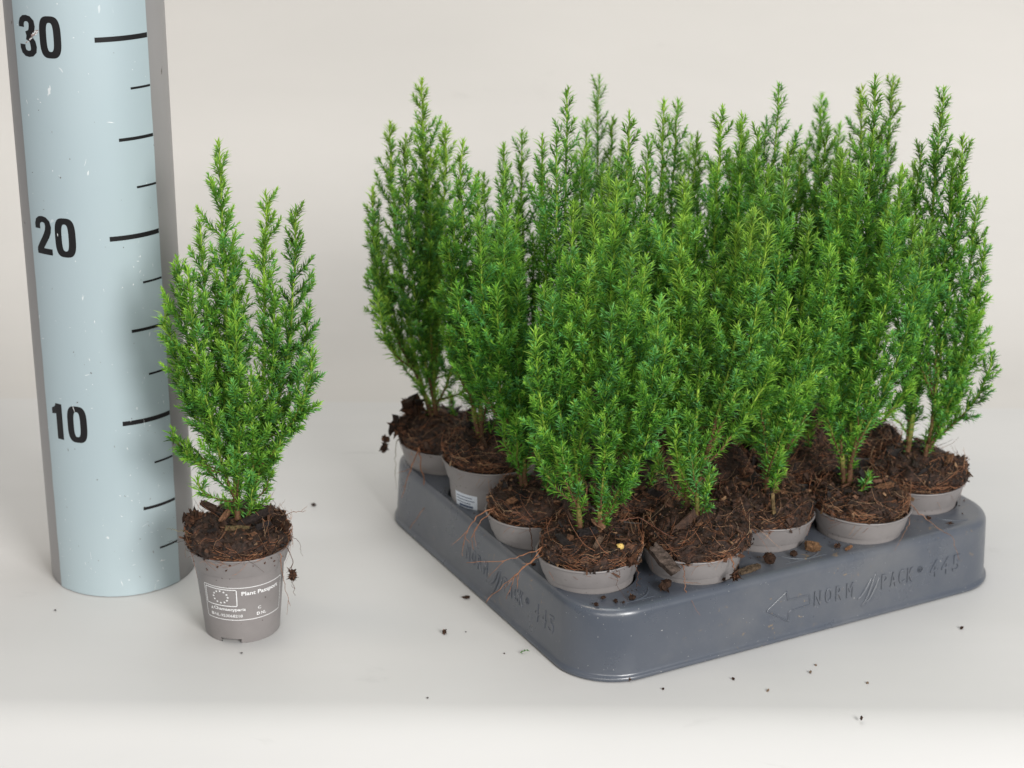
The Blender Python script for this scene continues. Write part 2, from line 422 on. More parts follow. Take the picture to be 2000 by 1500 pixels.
# top face with twenty round holes
from mathutils.geometry import delaunay_2d_cdt
outer = rows[-1]; pts = [Vector(p) for p in outer]; faces = [list(range(len(pts)))]; NW = 56; RW = 2.34
wells = [(i, j) for i in range(5) for j in range(4)]
for i, j in wells:
    cu, cv = well(i, j); k0 = len(pts)
    pts += [Vector((cu + RW * math.cos(2 * math.pi * k / NW), cv + RW * math.sin(2 * math.pi * k / NW))) for k in range(NW)]
    faces.append(list(range(k0, k0 + NW)))
for x in np.arange(ii + .5, LU - ii - .3, .55):
    for y in np.arange(ii + .5, LV - ii - .3, .55):
        if all(math.hypot(x - well(*q)[0], y - well(*q)[1]) > RW + .15 for q in wells) and not ((x < 3.3 or x > LU - 3.3) and (y < 3.3 or y > LV - 3.3)):
            pts.append(Vector((x, y)))
r = delaunay_2d_cdt(pts, [], faces, 0, 1e-5)
V2, F2 = r[0], r[2]
def intop(f):
    x = sum(V2[k][0] for k in f) / len(f); y = sum(V2[k][1] for k in f) / len(f)
    return all(math.hypot(x - well(*q)[0], y - well(*q)[1]) > RW - .01 for q in wells)
def topz(x, y):
    d = min(abs(math.hypot(x - well(*q)[0], y - well(*q)[1]) - RW) for q in wells)
    return TZ
mb.add([(v[0], v[1], TZ) for v in V2], [list(f) for f in F2 if intop(f)])
for i, j in wells:
    cu, cv = well(i, j)
    pr = [(RW, TZ), (2.325, TZ - .03), (2.30, TZ - .12), (2.27, TZ - .5), (2.2, 1.0), (2.1, .26), (2.02, .2), (.02, .2)]
    th = np.arange(NW) * 2 * math.pi / NW
    mb.add([(cu + q * math.cos(t), cv + q * math.sin(t), z) for q, z in pr for t in th], grid_faces(len(pr), NW)[:, ::-1])
me = mb.mesh('tray_shell', True); me.materials.append(M['tray']); shell = place('shell', me, tray)
me.set_sharp_from_angle(angle=math.radians(55))
# shallow moulded ribs on the top face beside the wells
def ridge(pts_, wd=.11, h=.035):
    mb = MB(); P = [(x, y, TZ - .012) for x, y in pts_]; Vt, Q = strip([(x, y) for x, y in pts_], wd)
    n = len(pts_); a, b = Vt[:n], Vt[n:]; c = (a + b) / 2
    V = np.concatenate([np.c_[a, np.full(n, TZ - .01)], np.c_[c + (a - c) * .4, np.full(n, TZ + h)], np.c_[c + (b - c) * .4, np.full(n, TZ + h)], np.c_[b, np.full(n, TZ - .01)]])
    mb.add(V, grid_faces(4, n, False)); return mb.build('rib', M['tray'], tray, smooth=True)
for i in range(4):
    uL = well(i, 0)[0] + 2.64; 
    if i % 2 == 0: ridge([(uL - 1.9 + 1.5 * math.sin(t) - .35, 1.02 + 1.5 - 1.5 * math.cos(t)) for t in np.linspace(0, 1.2, 12)])
    else: ridge([(uL + 3.3 - 1.5 * math.sin(t), 1.02 + 1.5 - 1.5 * math.cos(t)) for t in np.linspace(0, 1.2, 12)])
for i in (0, 2, 4):
    ridge([(u_, 1.0) for u_ in np.linspace(max(well(i, 0)[0] - 1.0, 2.4), min(well(i, 0)[0] + 1.6, LU - 2.6), 8)], .08, .02)
# raised lettering; (s, z, h): along the wall, up, out of the wall
def wallpos(side):
    def f(s, z, h):
        d = .08 + (z - .42) * .05 - h
        return (s, d, z) if side == 'front' else (d, LV - s, z)
    return f
def lettering(name, txt, side, s0, z0, height, width, slope=0., shear=0., off=-.012):
    V, F = text2d(txt, height, width, offset=off, extrude=.028, bevel=.028)
    f = wallpos(side); mb = MB()
    mb.add([f(s0 + x + shear * y, z0 + y + slope * x, z * (1 if side == 'front' else .6) + .008) for x, y, z in V], F)
    return mb.build(name, M['tray'], tray, smooth=False)
def bead(name, pts_, side, r=.055, closed=False):
    f = wallpos(side); mb = MB(); P = polyline(pts_, .12)
    tube(mb, [f(s, z, 0.004) for s, z in P], np.full(len(P), r), (.5, .5, .5), 6)
    return mb.build(name, M['tray'], tray, smooth=True)
for side, s0 in (('front', 13.72), ('left', LV - 13.5)):
    k = 1.0
    for q, ch in enumerate('NORM'): lettering('raised_letter', ch, side, s0 + q * .70, 1.50, .86, .44)
    for q, ch in enumerate('PACK'): lettering('raised_letter', ch, side, s0 + 4.42 + q * .58, 1.50, .86, .40)
    lettering('raised_mark', '®', side, s0 + 6.86, 1.9, .36, .34, off=-.02)
    for q, ch in enumerate('445'): lettering('raised_digit', ch, side, s0 + 7.75 + q * .78, 1.42, 1.0, .52)
    for q in range(3):
        mb = MB(); f = wallpos(side); t = np.linspace(0, 1, 14); x0 = s0 + 2.85 + q * .27
        lo, hi = (.72 + q * .10, 2.5 + q * .06 - (.35 if q == 2 else 0)) if q else (1.25, 2.35)
        P = np.array([f(x0 + .9 * (a ** .75) , lo + (hi - lo) * a ** 1.25, -.01) for a in t])
        tube(mb, P, .02 + .085 * np.sin(np.pi * np.clip(t * .95 + .03, 0, 1)) ** .7, (.5,) * 3, 8); mb.build('raised_blade', M['tray'], tray, smooth=True)
bead('raised_arrow', [(10.70, 1.93), (11.95, 2.75), (12.02, 2.26), (13.40, 2.24), (13.48, 1.68), (12.12, 1.60), (12.10, 1.03), (10.70, 1.93)], 'front', .045)

# ------------------------------------------------------------------ pots
def pot_r(z): return 1.93 + (2.30 - 1.93) * z / 3.95
def notchskip(row, a):
    a = (a + math.pi) % (2 * math.pi) - math.pi
    return row in NROWS and any(abs(((a - c + math.pi) % (2 * math.pi)) - math.pi) < .26 for c in (-.17, -.17 + 2.094, -.17 - 2.094))
pp = [(1.80, .0), (1.90, .0), (1.93, .03), (pot_r(.25), .25)]
pp += [(pot_r(z), z) for z in (.6, 1.5, 2.5, 3.4, 3.88)] + [(2.30, 3.905), (2.385, 3.925), (2.42, 4.0), (2.60, 4.70), (2.64, 4.86), (2.70, 4.90), (2.72, 4.96), (2.70, 5.0), (2.63, 5.0), (2.58, 4.9), (2.38, 4.0), (2.2, 3.9), (1.84, .28), (0.01, .27)]
NROWS = (0, 1, 2)
mb = MB(); lathe(mb, pp, 112, skip=notchskip)
pot_mesh = mb.mesh('pot_body', True); pot_mesh.materials.append(M['pot']); pot_mesh.set_sharp_from_angle(angle=math.radians(38))

def label_print(parent):
    WH = (.85, .85, .85)
    def sf(s, z): a = s / 2.1; r_ = pot_r(z) + .006; return (r_ * math.sin(a), -r_ * math.cos(a), z)
    k = 2.1
    def frame_(x0, z0, x1, z1, w_):
        mb = MB(); P = polyline([(x0 + w_, z0), (x1 - w_, z0), (x1, z0 + w_), (x1, z1 - w_), (x1 - w_, z1), (x0 + w_, z1), (x0, z1 - w_), (x0, z0 + w_)], .12)
        put(mb, strip(P, w_, True), sf, WH); return mb.build('printed_frame', M['print'], parent)
    frame_(-.80 * k, 1.40, 1.30 * k, 3.30, .035)
    frame_(-.755 * k, 2.22, .05 * k, 3.18, .045)
    mb = MB()
    for q in range(12):
        a = q * math.pi / 6; cx_, cy_ = -.345 * k + .39 * math.sin(a), 2.72 + .34 * math.cos(a)
        st = [(cx_ + (.075 if e % 2 == 0 else .032) * math.sin(e * math.pi / 5), cy_ + (.075 if e % 2 == 0 else .032) * math.cos(e * math.pi / 5)) for e in range(10)]
        put(mb, (np.array([(cx_, cy_)] + st), [[0, 1 + e, 1 + (e + 1) % 10] for e in range(10)]), sf, WH)
    mb.build('printed_star_ring', M['print'], parent)
    for txt, s, z, h, wd, off in (('Plant Passport', .165, 2.78, .23, .975, .02), ('A', -.655, 1.89, .17, .075, .03), ('Chamaecyparis', -.56, 1.89, .17, .81, .02),
                             ('C', .555, 1.93, .17, .08, .01), ('B', -.655, 1.56, .17, .075, .03), ('NL-953068218', -.56, 1.56, .17, .73, .006), ('D', .525, 1.58, .17, .08, .03), ('NL', .64, 1.58, .17, .14, .006)):
        V, F = text2d(txt, h, wd * k, offset=off); mb = MB()
        mb.add([sf(s * k + x, z + y) for x, y, _ in V], F, WH); mb.build('printed_text', M['print'], parent)

# ------------------------------------------------------------------ peat: one mound mesh per variant
def soil_mesh(seed, over=0., high=1.0, plug=0.):
    """origin at the centre of the pot's rim plane"""
    rng = np.random.default_rng(seed); mb = MB(); off = Vector((seed * 7.3, 0, 0))
    prof_ = [(2.15, -.9), (2.36, -.5), (2.45, -.1), (2.50 + over * .4, .12), (2.56 + over, .38), (2.50 + over, .62 * high), (2.3 + over * .7, .86 * high), (1.95, 1.04 * high), (1.5, 1.16 * high), (1.0, 1.24 * high), (.5, 1.3 * high), (.02, 1.32 * high)]
    pr = []
    for a, b in zip(prof_[:-1], prof_[1:]):
        for t in range(3): pr.append((a[0] + (b[0] - a[0]) * t / 3, a[1] + (b[1] - a[1]) * t / 3))
    pr.append(prof_[-1]); NS = 96
    def disp(p, rr, z):
        v = Vector(p); n1 = noise.noise_vector(v * .55 + off); n2 = noise.noise_vector(v * 1.7 + off); n3 = noise.noise_vector(v * 4.5 + off)
        k = 0 if z < -.15 else min(1, (z + .15) / .4)
        d = n1 * .34 + n2 * .2 + n3 * .09
        q = v + d * k
        if z < .12:
            h_ = math.hypot(q.x, q.y); lim = 2.5
            if h_ > lim: q.x *= lim / h_; q.y *= lim / h_
        return q
    V = []; 
    for rr, z in pr:
        for k in range(NS):
            t = 2 * math.pi * k / NS; V.append(disp((rr * math.cos(t), rr * math.sin(t), z), rr, z)[:])
    V = np.array(V); br = rng.uniform(.45, 1.2, len(V))[:, None]
    c = np.where(rng.random((len(V), 1)) < .3, np.array([[.060, .028, .017]]), np.array([[.032, .017, .011]])) * br
    mb.add(V, grid_faces(len(pr), NS), c)
    surf = V[6 * NS:]                       # points above the rim
    def pick(n, lo=0, hi=None):
        w_ = np.linalg.norm(surf[:, :2], axis=1) + .15; w_ /= w_.sum(); return surf[rng.choice(len(surf), n, p=w_)] + rng.normal(size=(n, 3)) * .05
    pal = np.array([[.030, .016, .011], [.050, .025, .015], [.085, .040, .022], [.015, .011, .010], [.14, .07, .038], [.22, .13, .07]])
    # crumbs of peat
    n = 1500; s_ = rng.uniform(.05, .18, n)[:, None] * rng.uniform(.6, 1.4, (n, 3))
    scatter(mb, OCTV, OCTF, pick(n), s_, rng, pal[rng.choice(6, n, p=[.32, .28, .18, .13, .06, .03])] * rng.uniform(.5, 1.2, (n, 1)), .4)
    # bark and wood flakes
    n = 80; s_ = np.stack([rng.uniform(.2, .65, n), rng.uniform(.08, .22, n), rng.uniform(.03, .09, n)], -1)
    scatter(mb, BOXV, BOXF, pick(n), s_, rng, pal[rng.choice(6, n, p=[.15, .2, .24, .18, .15, .08])] * rng.uniform(.7, 1.5, (n, 1)), .3)
    for k in range(5):
        th = rng.uniform(0, 6.28); rr = rng.uniform(.8, 2.2); z = 1.15 * high
        s_ = np.array([[rng.uniform(.7, 1.3), rng.uniform(.2, .4), rng.uniform(.08, .14)]])
        scatter(mb, BOXV, BOXF, np.array([[rr * math.cos(th), rr * math.sin(th), z]]), s_, rng, pal[rng.choice([1, 2, 3, 4], 1)], .35)
    # fine matted roots round the edge
    def threads(n, z0, z1, r0, r1, L0, L1, cols, rad=(.012, .022), spread=.3):
        for _ in range(n):
            t = rng.uniform(0, 6.28); rr = rng.uniform(r0, r1); z = rng.uniform(z0, z1); L = rng.uniform(L0, L1); d = rng.choice([-1, 1]); P = []
            dr = 0; dz = 0; m_ = 8
            for q in range(m_):
                P.append((rr * math.cos(t), rr * math.sin(t), z)); dr += rng.normal() * spread * .12; dz += rng.normal() * spread * .12
                t += d * L / m_ / rr; rr = min(rr + dr * .5, r1 + .03); z += dz * .5
            tube(mb, P, np.linspace(rng.uniform(*rad), .006, m_), np.array(cols[rng.integers(len(cols))]) * rng.uniform(.7, 1.4), 3, False)
    red = [(.22, .085, .04), (.28, .12, .058), (.13, .055, .03), (.32, .18, .10)]
    threads(300, .0, .6, 2.42 + over * .5, 2.62 + over * .8, .5, 2.2, red, (.008, .018), .75)
    threads(130, .5 * high, 1.05 * high, 1.9, 2.6 + over, .4, 1.6, red + [(.3, .2, .12), (.05, .03, .02)], (.010, .018), .8)
    threads(40, 1.1 * high, 1.3 * high, .5, 2.0, .3, 1.2, red, (.009, .016), .9)
    me = mb.mesh('peat_mound'); me.materials.append(M['soil']); return me

# ------------------------------------------------------------------ conifer growth
def lerp(a, b, t): return a + (b - a) * t
def needles(mb, P, T, phase, L, ang, col, W, curl=.12):
    A, B = frame(T); T = unit(T)
    o = A * np.cos(phase)[:, None] + B * np.sin(phase)[:, None]
    d = T * np.cos(ang)[:, None] + o * np.sin(ang)[:, None]
    sd = unit(np.cross(T, o)); nr = unit(np.cross(sd, d))
    L_ = L[:, None]; W_ = W[:, None]
    b = P - d * .02
    mid = P + d * L_ * .48 - nr * L_ * curl
    tip = P + d * L_
    V = np.stack([b, mid + sd * W_ * .5 , mid - sd * W_ * .5, mid - nr * W_ * .28, tip], 1)
    n = len(P); F = np.array([[0, 2, 3], [0, 3, 1], [2, 4, 3], [3, 4, 1]])
    F = (F[None] + (np.arange(n) * 5)[:, None, None]).reshape(-1, 3)
    mb.add(V.reshape(-1, 3), F, np.repeat(col, 5, axis=0))
def bez(B, Cc, T, n):
    t = np.linspace(0, 1, n)[:, None]; return (1 - t) ** 2 * B + 2 * t * (1 - t) * Cc + t * t * T
def grow(seed, tips, z0, detail=1.0, root=(0, 0), extra=4, clear=2.4, hue=0., low=4):
    """tips in the plant's own frame (pot base at origin). Returns the foliage mesh and one mesh per stem."""
    rng = np.random.default_rng(seed); fol = MB(); stems = []
    tips = [tuple(t) for t in tips]; zmax = max(t[2] for t in tips)
    for k in range(extra):
        a = rng.uniform(0, 6.28); rr = rng.uniform(1.0, 2.4); tips.append((rr * math.cos(a), rr * math.sin(a) * .9, rng.uniform(.45, .78) * (zmax - z0) + z0))
    for k in range(low):                       # low side shoots
        a = rng.uniform(0, 6.28); rr = rng.uniform(1.6, 2.9) if low == 4 else rng.uniform(1.2, 2.4); tips.append((rr * math.cos(a), rr * math.sin(a) * .9, z0 + (rng.uniform(2.6, 7.0) if low == 4 else rng.uniform(2.2, 5.0))))
    nbig = len(tips)
    for k in range(1):                       # short sprigs close to the peat
        a = rng.uniform(0, 6.28); rr = rng.uniform(.5, 1.2); tips.append((rr * math.cos(a), rr * math.sin(a), z0 + rng.uniform(.9, 3.8)))
    a0 = rng.uniform(0, 6.28); anchors = [(root[0] + .62 * math.cos(a0 + q * 2.1 + rng.normal() * .3), root[1] + .5 * math.sin(a0 + q * 2.1)) for q in range(3)]
    G = {2: [], 3: []}
    DARK, MID, TIP, BLUE, OLIVE = (np.array(c) for c in ((.009, .040, .007), (.084, .275, .030), (.38, .68, .085), (.095, .315, .105), (.23, .32, .05)))  # DARK is deep green with the plant's interior shade put into the colour
    mains = []
    hs = rng.normal() * .05 - .02 + hue * .55
    def emit(P, T, end, L, ang, tone, wd, olive, per):
        """stations P,T (n,3); end = distance to the twig's tip; 'per' needles per station"""
        n = len(P); f_ = lambda x: np.broadcast_to(np.asarray(x, float), (n,))
        tone = np.asarray(tone) + rng.normal() * .07; bf = float(rng.random() < .25)
        G[per].append(np.concatenate([P, T, np.stack([f_(end), f_(L), f_(ang), f_(tone), f_(wd), f_(olive), np.arange(n) % 2, f_(bf)], -1)], 1))
    def flush():
        for per in (2, 3):
            if not G[per]: continue
            D = np.concatenate(G[per]); P, T = D[:, :3], D[:, 3:6]; end, L, ang, tone, wd, olive, par, bflag = D[:, 6:].T; n = len(P)
            for q in range(per):
                ph = par * (math.pi / per) + q * 2 * math.pi / per + rng.normal(size=n) * .22
                close = np.clip(end / .45, 0, 1)
                an = lerp(.30, ang, close) + rng.normal(size=n) * .12
                l = L * rng.uniform(.75, 1.15, n) * lerp(.62, 1, close)
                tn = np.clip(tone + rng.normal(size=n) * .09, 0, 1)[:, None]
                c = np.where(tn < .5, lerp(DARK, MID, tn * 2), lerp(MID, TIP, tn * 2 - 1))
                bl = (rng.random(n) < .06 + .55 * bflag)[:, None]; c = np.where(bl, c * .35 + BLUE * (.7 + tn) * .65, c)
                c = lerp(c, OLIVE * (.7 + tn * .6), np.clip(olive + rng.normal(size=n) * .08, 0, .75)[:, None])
                c = c * (1 + hs * np.array([.9, .1, 0.3])) * rng.uniform(.92, 1.08, (n, 1))
                needles(fol, P, T, ph, l, an, np.clip(c, .004, .6), wd * rng.uniform(.85, 1.15, n))
    def stations(Q, step, start=0.):
        seg = np.linalg.norm(np.diff(Q, axis=0), axis=1); cum = np.concatenate([[0], np.cumsum(seg)]); tot = cum[-1]
        s = np.arange(start, tot, step); 
        if len(s) < 1: s = np.array([tot * .5])
        P = np.stack([np.interp(s, cum, Q[:, k]) for k in range(3)], -1); T = np.gradient(Q, axis=0)
        Tt = np.stack([np.interp(s, cum, T[:, k]) for k in range(3)], -1); return s, tot, P, unit(Tt)
    for si, tp in enumerate(tips):
        tp = np.array(tp, float); a = math.atan2(tp[1], tp[0]); an_ = min(anchors, key=lambda q_: (q_[0] - tp[0] * .3) ** 2 + (q_[1] - tp[1] * .3) ** 2)
        Bs = np.array([an_[0] + rng.normal() * .1, an_[1] + rng.normal() * .1, z0 - .6 + (.5 + rng.uniform(0, 1.0) if False else 0)])
        if 2 <= si < nbig:                    # later shoots branch off one of the first stems
            Qm = mains[min(range(len(mains)), key=lambda q_: (mains[q_][-1][0] - tp[0]) ** 2 + (mains[q_][-1][1] - tp[1]) ** 2)]
            Bs = Qm[int(rng.integers(3, 10))] + rng.normal(size=3) * .02
        H = tp[2] - Bs[2]; Cc = np.array([Bs[0] + (tp[0] - Bs[0]) * .95, Bs[1] + (tp[1] - Bs[1]) * .95, Bs[2] + H * .42])
        Q = bez(Bs, Cc, tp, 40); wob = np.cumsum(rng.normal(size=(40, 2)) * .028, axis=0); wob -= np.linspace(0, 1, 40)[:, None] * wob[-1]; Q[:, :2] += wob
        if si < 3: mains.append(Q)
        s, tot, P, T = stations(Q, .5)
        f = s / tot
        brown = np.array([.13, .065, .035]); green = np.array([.30, .44, .06])
        g = np.clip((s - 1.4) / 2.6 + rng.normal(size=len(s)) * .12, 0, 1)[:, None]
        sm = MB(); base_r = .035 + .0035 * tot + (.09 if si < 2 else .03 if si < 4 else 0); vig = float(np.clip(rng.normal() * .10, -.08, .14)); shue = rng.normal() * .10
        tube(sm, P, lerp(base_r, .035, f ** .55), lerp(brown, green, g) * rng.uniform(.75, 1.25, (len(s), 1)), 7); stems.append(sm)
        # needles along the leader itself
        s, tot, P, T = stations(Q, .14 / detail ** .3, .25)
        z = P[:, 2]; f = s / tot; ol = np.clip((f - .72) * 1.6, 0, .5) * (1 if tp[2] > 20 else .3)
        lowk = np.clip((s + .6) / 2.6, .5, 1)
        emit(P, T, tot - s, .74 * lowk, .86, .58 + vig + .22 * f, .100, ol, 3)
        # side sprays
        s, tot, P, T = stations(Q, .37 / detail, clear * rng.uniform(.55, 1.2) if si < nbig else .5); A, B = frame(T); ph = rng.uniform(0, 6.28)
        for k in range(len(s)):
            left = tot - s[k]
            if left < .35: break
            ph += 2.4 + rng.normal() * .3
            Lb = min(1.45, .52 + left * .18) * rng.uniform(.5, 1.25) * min(1, .45 + (s[k] - clear * .5) / 5) * (rng.uniform(1.4, 2.0) if rng.random() < .13 and left > 3 else 1)
            if Lb < .3: Lb = .3
            o = A[k] * math.cos(ph) + B[k] * math.sin(ph); an = rng.uniform(.46, .74)
            d = T[k] * math.cos(an) + o * math.sin(an); e_ = P[k] + d * Lb + T[k] * .16 * Lb
            m_ = P[k] + d * Lb * .5 + o * .06 * Lb
            q2 = bez(P[k], m_ , e_, 6)
            olb = min(.45, max(0, (s[k] / tot - .75) * 1.5)) * (1 if tp[2] > 20 else .3)
            s2, t2, P2, T2 = stations(q2, .105, .08)
            tube(fol, q2, np.linspace(.035, .014, 6), (.22, .38, .04), 3, False)
            fr = s2 / t2
            emit(P2, T2, t2 - s2, .52, .80, .08 + vig + .72 * fr, .086, olb, 3 if detail >= .8 else 2)  # bright young tip; base tone darkened to paint in inner shade
            if Lb > 1.0:
                A2, B2 = frame(T2); m0 = int(Lb / .42); sd_ = rng.choice([-1, 1])
                up = unit(np.cross(T2[0], np.cross(np.array([0, 0, 1.]), T2[0]))); lat = np.cross(T2[0], up)
                for j in range(m0):
                    x = .25 + (j + rng.uniform(0, .6)) * (t2 - .35) / m0
                    if x > t2 - .2: break
                    p = np.array([np.interp(x, s2, P2[:, c_]) for c_ in range(3)]); sd_ = -sd_
                    Ls = min(.8, .22 + (t2 - x) * .38) * rng.uniform(.7, 1.15)
                    oo = unit(lat * sd_ + up * rng.normal() * .45); dd = unit(T2[0] * .72 + oo * .7)
                    q3 = np.array([p, p + dd * Ls * .5, p + dd * Ls + up * .03]); s3, t3, P3, T3 = stations(q3, .13, .1)
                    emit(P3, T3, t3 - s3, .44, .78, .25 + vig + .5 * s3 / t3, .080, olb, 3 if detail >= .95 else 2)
    flush()
    return fol, stems

# shoot tips of every plant, measured from its pot's centre (x, y) and up from the table (z)
TIPS = {
  "00": [(0.7,-0.7,24.5),(-1.3,-0.4,23.3),(2.3,0.8,20.4),(-2.2,-0.2,18.8),(2.8,-2.2,19.3),(-0.5,-0.8,20.7),(-3.0,-0.6,17.0),(1.4,-1.9,22.1),(-2.6,0.5,19.0),(3.1,-2.1,17.3)],
  "01": [(-1.9,-0.2,21.8),(-1.2,0.0,18.0),(-3.2,-0.8,21.3),(-4.3,-0.1,17.6),(-0.0,0.5,15.3),(-4.1,1.4,13.5),(-2.3,-1.4,18.0)],
  "02": [(-1.5,0.2,23.8),(-0.8,0.3,21.9),(-2.2,-1.4,18.7),(-0.3,-2.6,15.7),(0.7,1.5,22.2),(-1.9,-1.3,20.9)],
  "03": [(-1.2,-0.3,26.2),(-3.0,0.6,23.6),(-4.0,-0.1,20.1),(-4.0,-0.6,17.9),(-4.0,0.6,16.3),(-3.6,-2.5,14.6),(0.1,0.4,23.5),(-0.7,-1.0,22.4),(-2.0,-2.2,23.5),(-2.7,0.2,11.9)],
  "10": [(-1.3,0.7,24.0),(-0.4,-0.5,19.1),(1.3,0.0,21.9),(1.9,-1.3,23.0),(-1.8,0.5,18.0),(1.0,0.4,17.8),(2.5,-1.7,22.4),(0.4,0.9,20.2),(4.0,0.2,18.1),(-1.4,0.3,20.6)],
  "11": [(-2.0,0.5,23.2),(-1.1,-0.1,26.2),(-0.1,0.6,23.4),(1.0,1.1,20.3),(-2.9,-2.2,22.2),(-1.2,1.0,20.9)],
  "12": [(-1.4,-0.2,26.5),(-2.7,-0.0,24.0),(-2.0,-2.0,24.6),(-0.4,0.3,23.4),(0.5,-1.4,22.7),(-2.2,1.1,20.1)],
  "13": [(-1.1,-0.4,23.2),(-3.2,0.1,20.6),(-2.1,-0.9,22.5),(0.1,-0.0,21.1),(-2.8,-1.8,18.3)],
  "20": [(-0.0,-0.5,23.9),(1.5,0.4,21.3),(2.2,0.6,17.6),(3.0,-0.2,17.0),(-0.8,1.3,22.5),(2.3,-1.7,20.2),(-1.5,1.0,20.7),(1.1,-1.9,16.2)],
  "21": [(0.1,0.7,25.6),(1.1,0.2,25.4),(2.0,-0.1,24.7),(1.0,1.5,22.6),(-1.6,0.7,21.4),(2.7,0.7,22.5)],
  "22": [(-0.0,-0.7,25.2),(0.8,-0.2,25.2),(-0.9,-2.2,23.6),(1.8,-1.8,23.6),(-1.8,-1.7,22.1)],
  "23": [(-0.6,0.6,25.3),(0.2,-0.6,23.2),(-1.3,-1.4,23.3),(0.8,-0.5,21.8),(-1.8,1.0,20.9)],
  "30": [(-0.8,0.7,28.1),(-2.2,0.3,24.4),(0.4,-1.7,24.0),(-1.8,-0.3,15.9),(-0.5,0.4,15.7),(1.6,-2.4,20.9),(0.3,0.3,21.8),(-2.9,-1.1,15.6),(-1.4,-0.1,23.7),(2.2,0.2,16.6)],
  "31": [(-0.9,0.3,23.2),(0.1,0.0,22.5),(-1.7,-0.3,23.6),(1.0,-1.8,21.0),(0.3,-0.5,24.8)],
  "32": [(1.0,-0.6,26.0),(0.5,-0.0,23.9),(2.1,-0.3,23.1),(-0.1,0.7,22.0)],
  "33": [(-0.5,-0.2,21.9),(-0.1,-0.8,21.4),(-1.1,-0.4,20.7),(0.6,-1.7,20.7)],
  "40": [(-0.4,0.4,26.8),(1.8,-0.2,21.2),(0.5,-1.0,24.6),(-1.1,1.2,23.6),(2.2,-0.9,19.0),(3.1,-1.1,12.9),(-0.0,-1.1,23.9),(2.2,-0.6,16.5),(-2.0,-2.2,20.6),(1.8,-0.3,9.3)],
  "41": [(0.7,0.7,26.4),(-1.1,0.1,25.9),(2.2,0.5,21.7),(-1.8,1.4,22.1),(0.3,0.9,23.6)],
  "42": [(0.3,0.4,24.5),(-0.4,0.5,21.8),(1.5,0.8,22.7),(1.8,-1.5,21.6)],
  "43": [(-0.9,-0.0,21.2),(0.0,-0.3,20.4),(-1.8,-1.5,20.4)],
  "L": [(-0.1,0.1,25.6),(2.1,-0.2,23.2),(3.5,0.1,22.5),(-1.2,0.2,21.6),(-2.3,-0.3,20.0),(-2.98,-0.5,17.6),(3.81,0.7,17.4),(4.28,-1.7,16.0),(3.81,-1.4,13.5),(-2.7,-0.1,15.1),(-2.98,-0.5,11.2),(0.5,-1.0,17.4),(0.2,0.9,19.4),(1.21,-1.3,14.6),(-2.33,-0.9,10.4),(2.51,-1.0,11.6),(-0.65,0.5,18.4),(2.33,-0.7,18.8)],
}

GROUP = 'potted conifers standing in the tray'
LAB = {
 (0,0): 'potted conifer at the tray\'s near corner, forked orange root sticking out left',
 (0,1): 'potted conifer second from the near corner along the tray\'s left side, roots hanging over edge',
 (0,2): 'potted conifer lifted out of its hole on the tray\'s left side, white sticker on pot',
 (0,3): 'tall potted conifer at the far left corner of the tray, peat and roots spilling leftward',
 (1,0): 'potted conifer in the front row just right of the near corner pot, two bare stems',
 (1,1): 'potted conifer directly behind the two frontmost pots, its tip showing above the nearest plant',
 (1,2): 'potted conifer with one tall thin tip, right of the pot with the white sticker',
 (1,3): 'dark green potted conifer in the back row, second from the far left corner',
 (2,0): 'potted conifer in the middle of the front row, upright twig stuck in its peat',
 (2,1): 'potted conifer with twin tips directly behind the middle pot of the front row',
 (2,2): 'potted conifer in the centre of the tray\'s third row, two close tips, slightly blurred',
 (2,3): 'potted conifer in the middle of the back row, its blurred tip standing high',
 (3,0): 'tallest potted conifer, in the front row above the raised digits, orange roots ring its pot',
 (3,1): 'potted conifer behind and left of the tallest plant, mostly hidden by it',
 (3,2): 'bluish blurred potted conifer with a lone spire, right of the twin tips, third row',
 (3,3): 'low potted conifer in the back row between the middle plant and the far right one',
 (4,0): 'slender potted conifer at the right corner of the tray, thin root trailing over the rim',
 (4,1): 'olive tipped potted conifer directly behind the tallest plant, second in the tray\'s right side',
 (4,2): 'blurred potted conifer with a blunt green spire, third along the tray\'s right side',
 (4,3): 'shortest potted conifer, at the far corner of the tray, almost hidden by plants in front'}
SOIL = [soil_mesh(11), soil_mesh(12, .05, .9), soil_mesh(13, .1, 1.15), soil_mesh(14, .02, 1.0), soil_mesh(15, .06, 1.1)]
RT = (.26, .12, .065); RD = (.09, .045, .028)
def root(parent, pts, r=.028, col=RT, seed=1, forks=2):
    """a thin kinked root; pts in the plant's own frame"""
    rng = np.random.default_rng(seed); mb = MB()
    P = []
    for a, b in zip(pts[:-1], pts[1:]):
        n = 6
        for t in range(n): P.append(np.array(a) + (np.array(b) - np.array(a)) * t / n + rng.normal(size=3) * .035)
    P.append(np.array(pts[-1], float)); P = np.array(P)
    tube(mb, P, np.linspace(r, r * .35, len(P)) * rng.uniform(.85, 1.25, len(P)), np.array(col) * rng.uniform(.7, 1.3, (len(P), 1)), 5)
    for _ in range(forks):
        k = rng.integers(len(P) // 3, len(P) - 1); d = unit(P[min(k + 1, len(P) - 1)] - P[k - 1]) + rng.normal(size=3) * .6
        L = rng.uniform(.3, 1.0); q = np.array([P[k] + d * L * t + rng.normal(size=3) * .02 for t in np.linspace(0, 1, 5)]); q[0] = P[k]
        tube(mb, q, np.linspace(r * .5, r * .25, 5), np.array(col) * 1.1, 4)
    return mb.build('root', M['root'], parent, smooth=True)
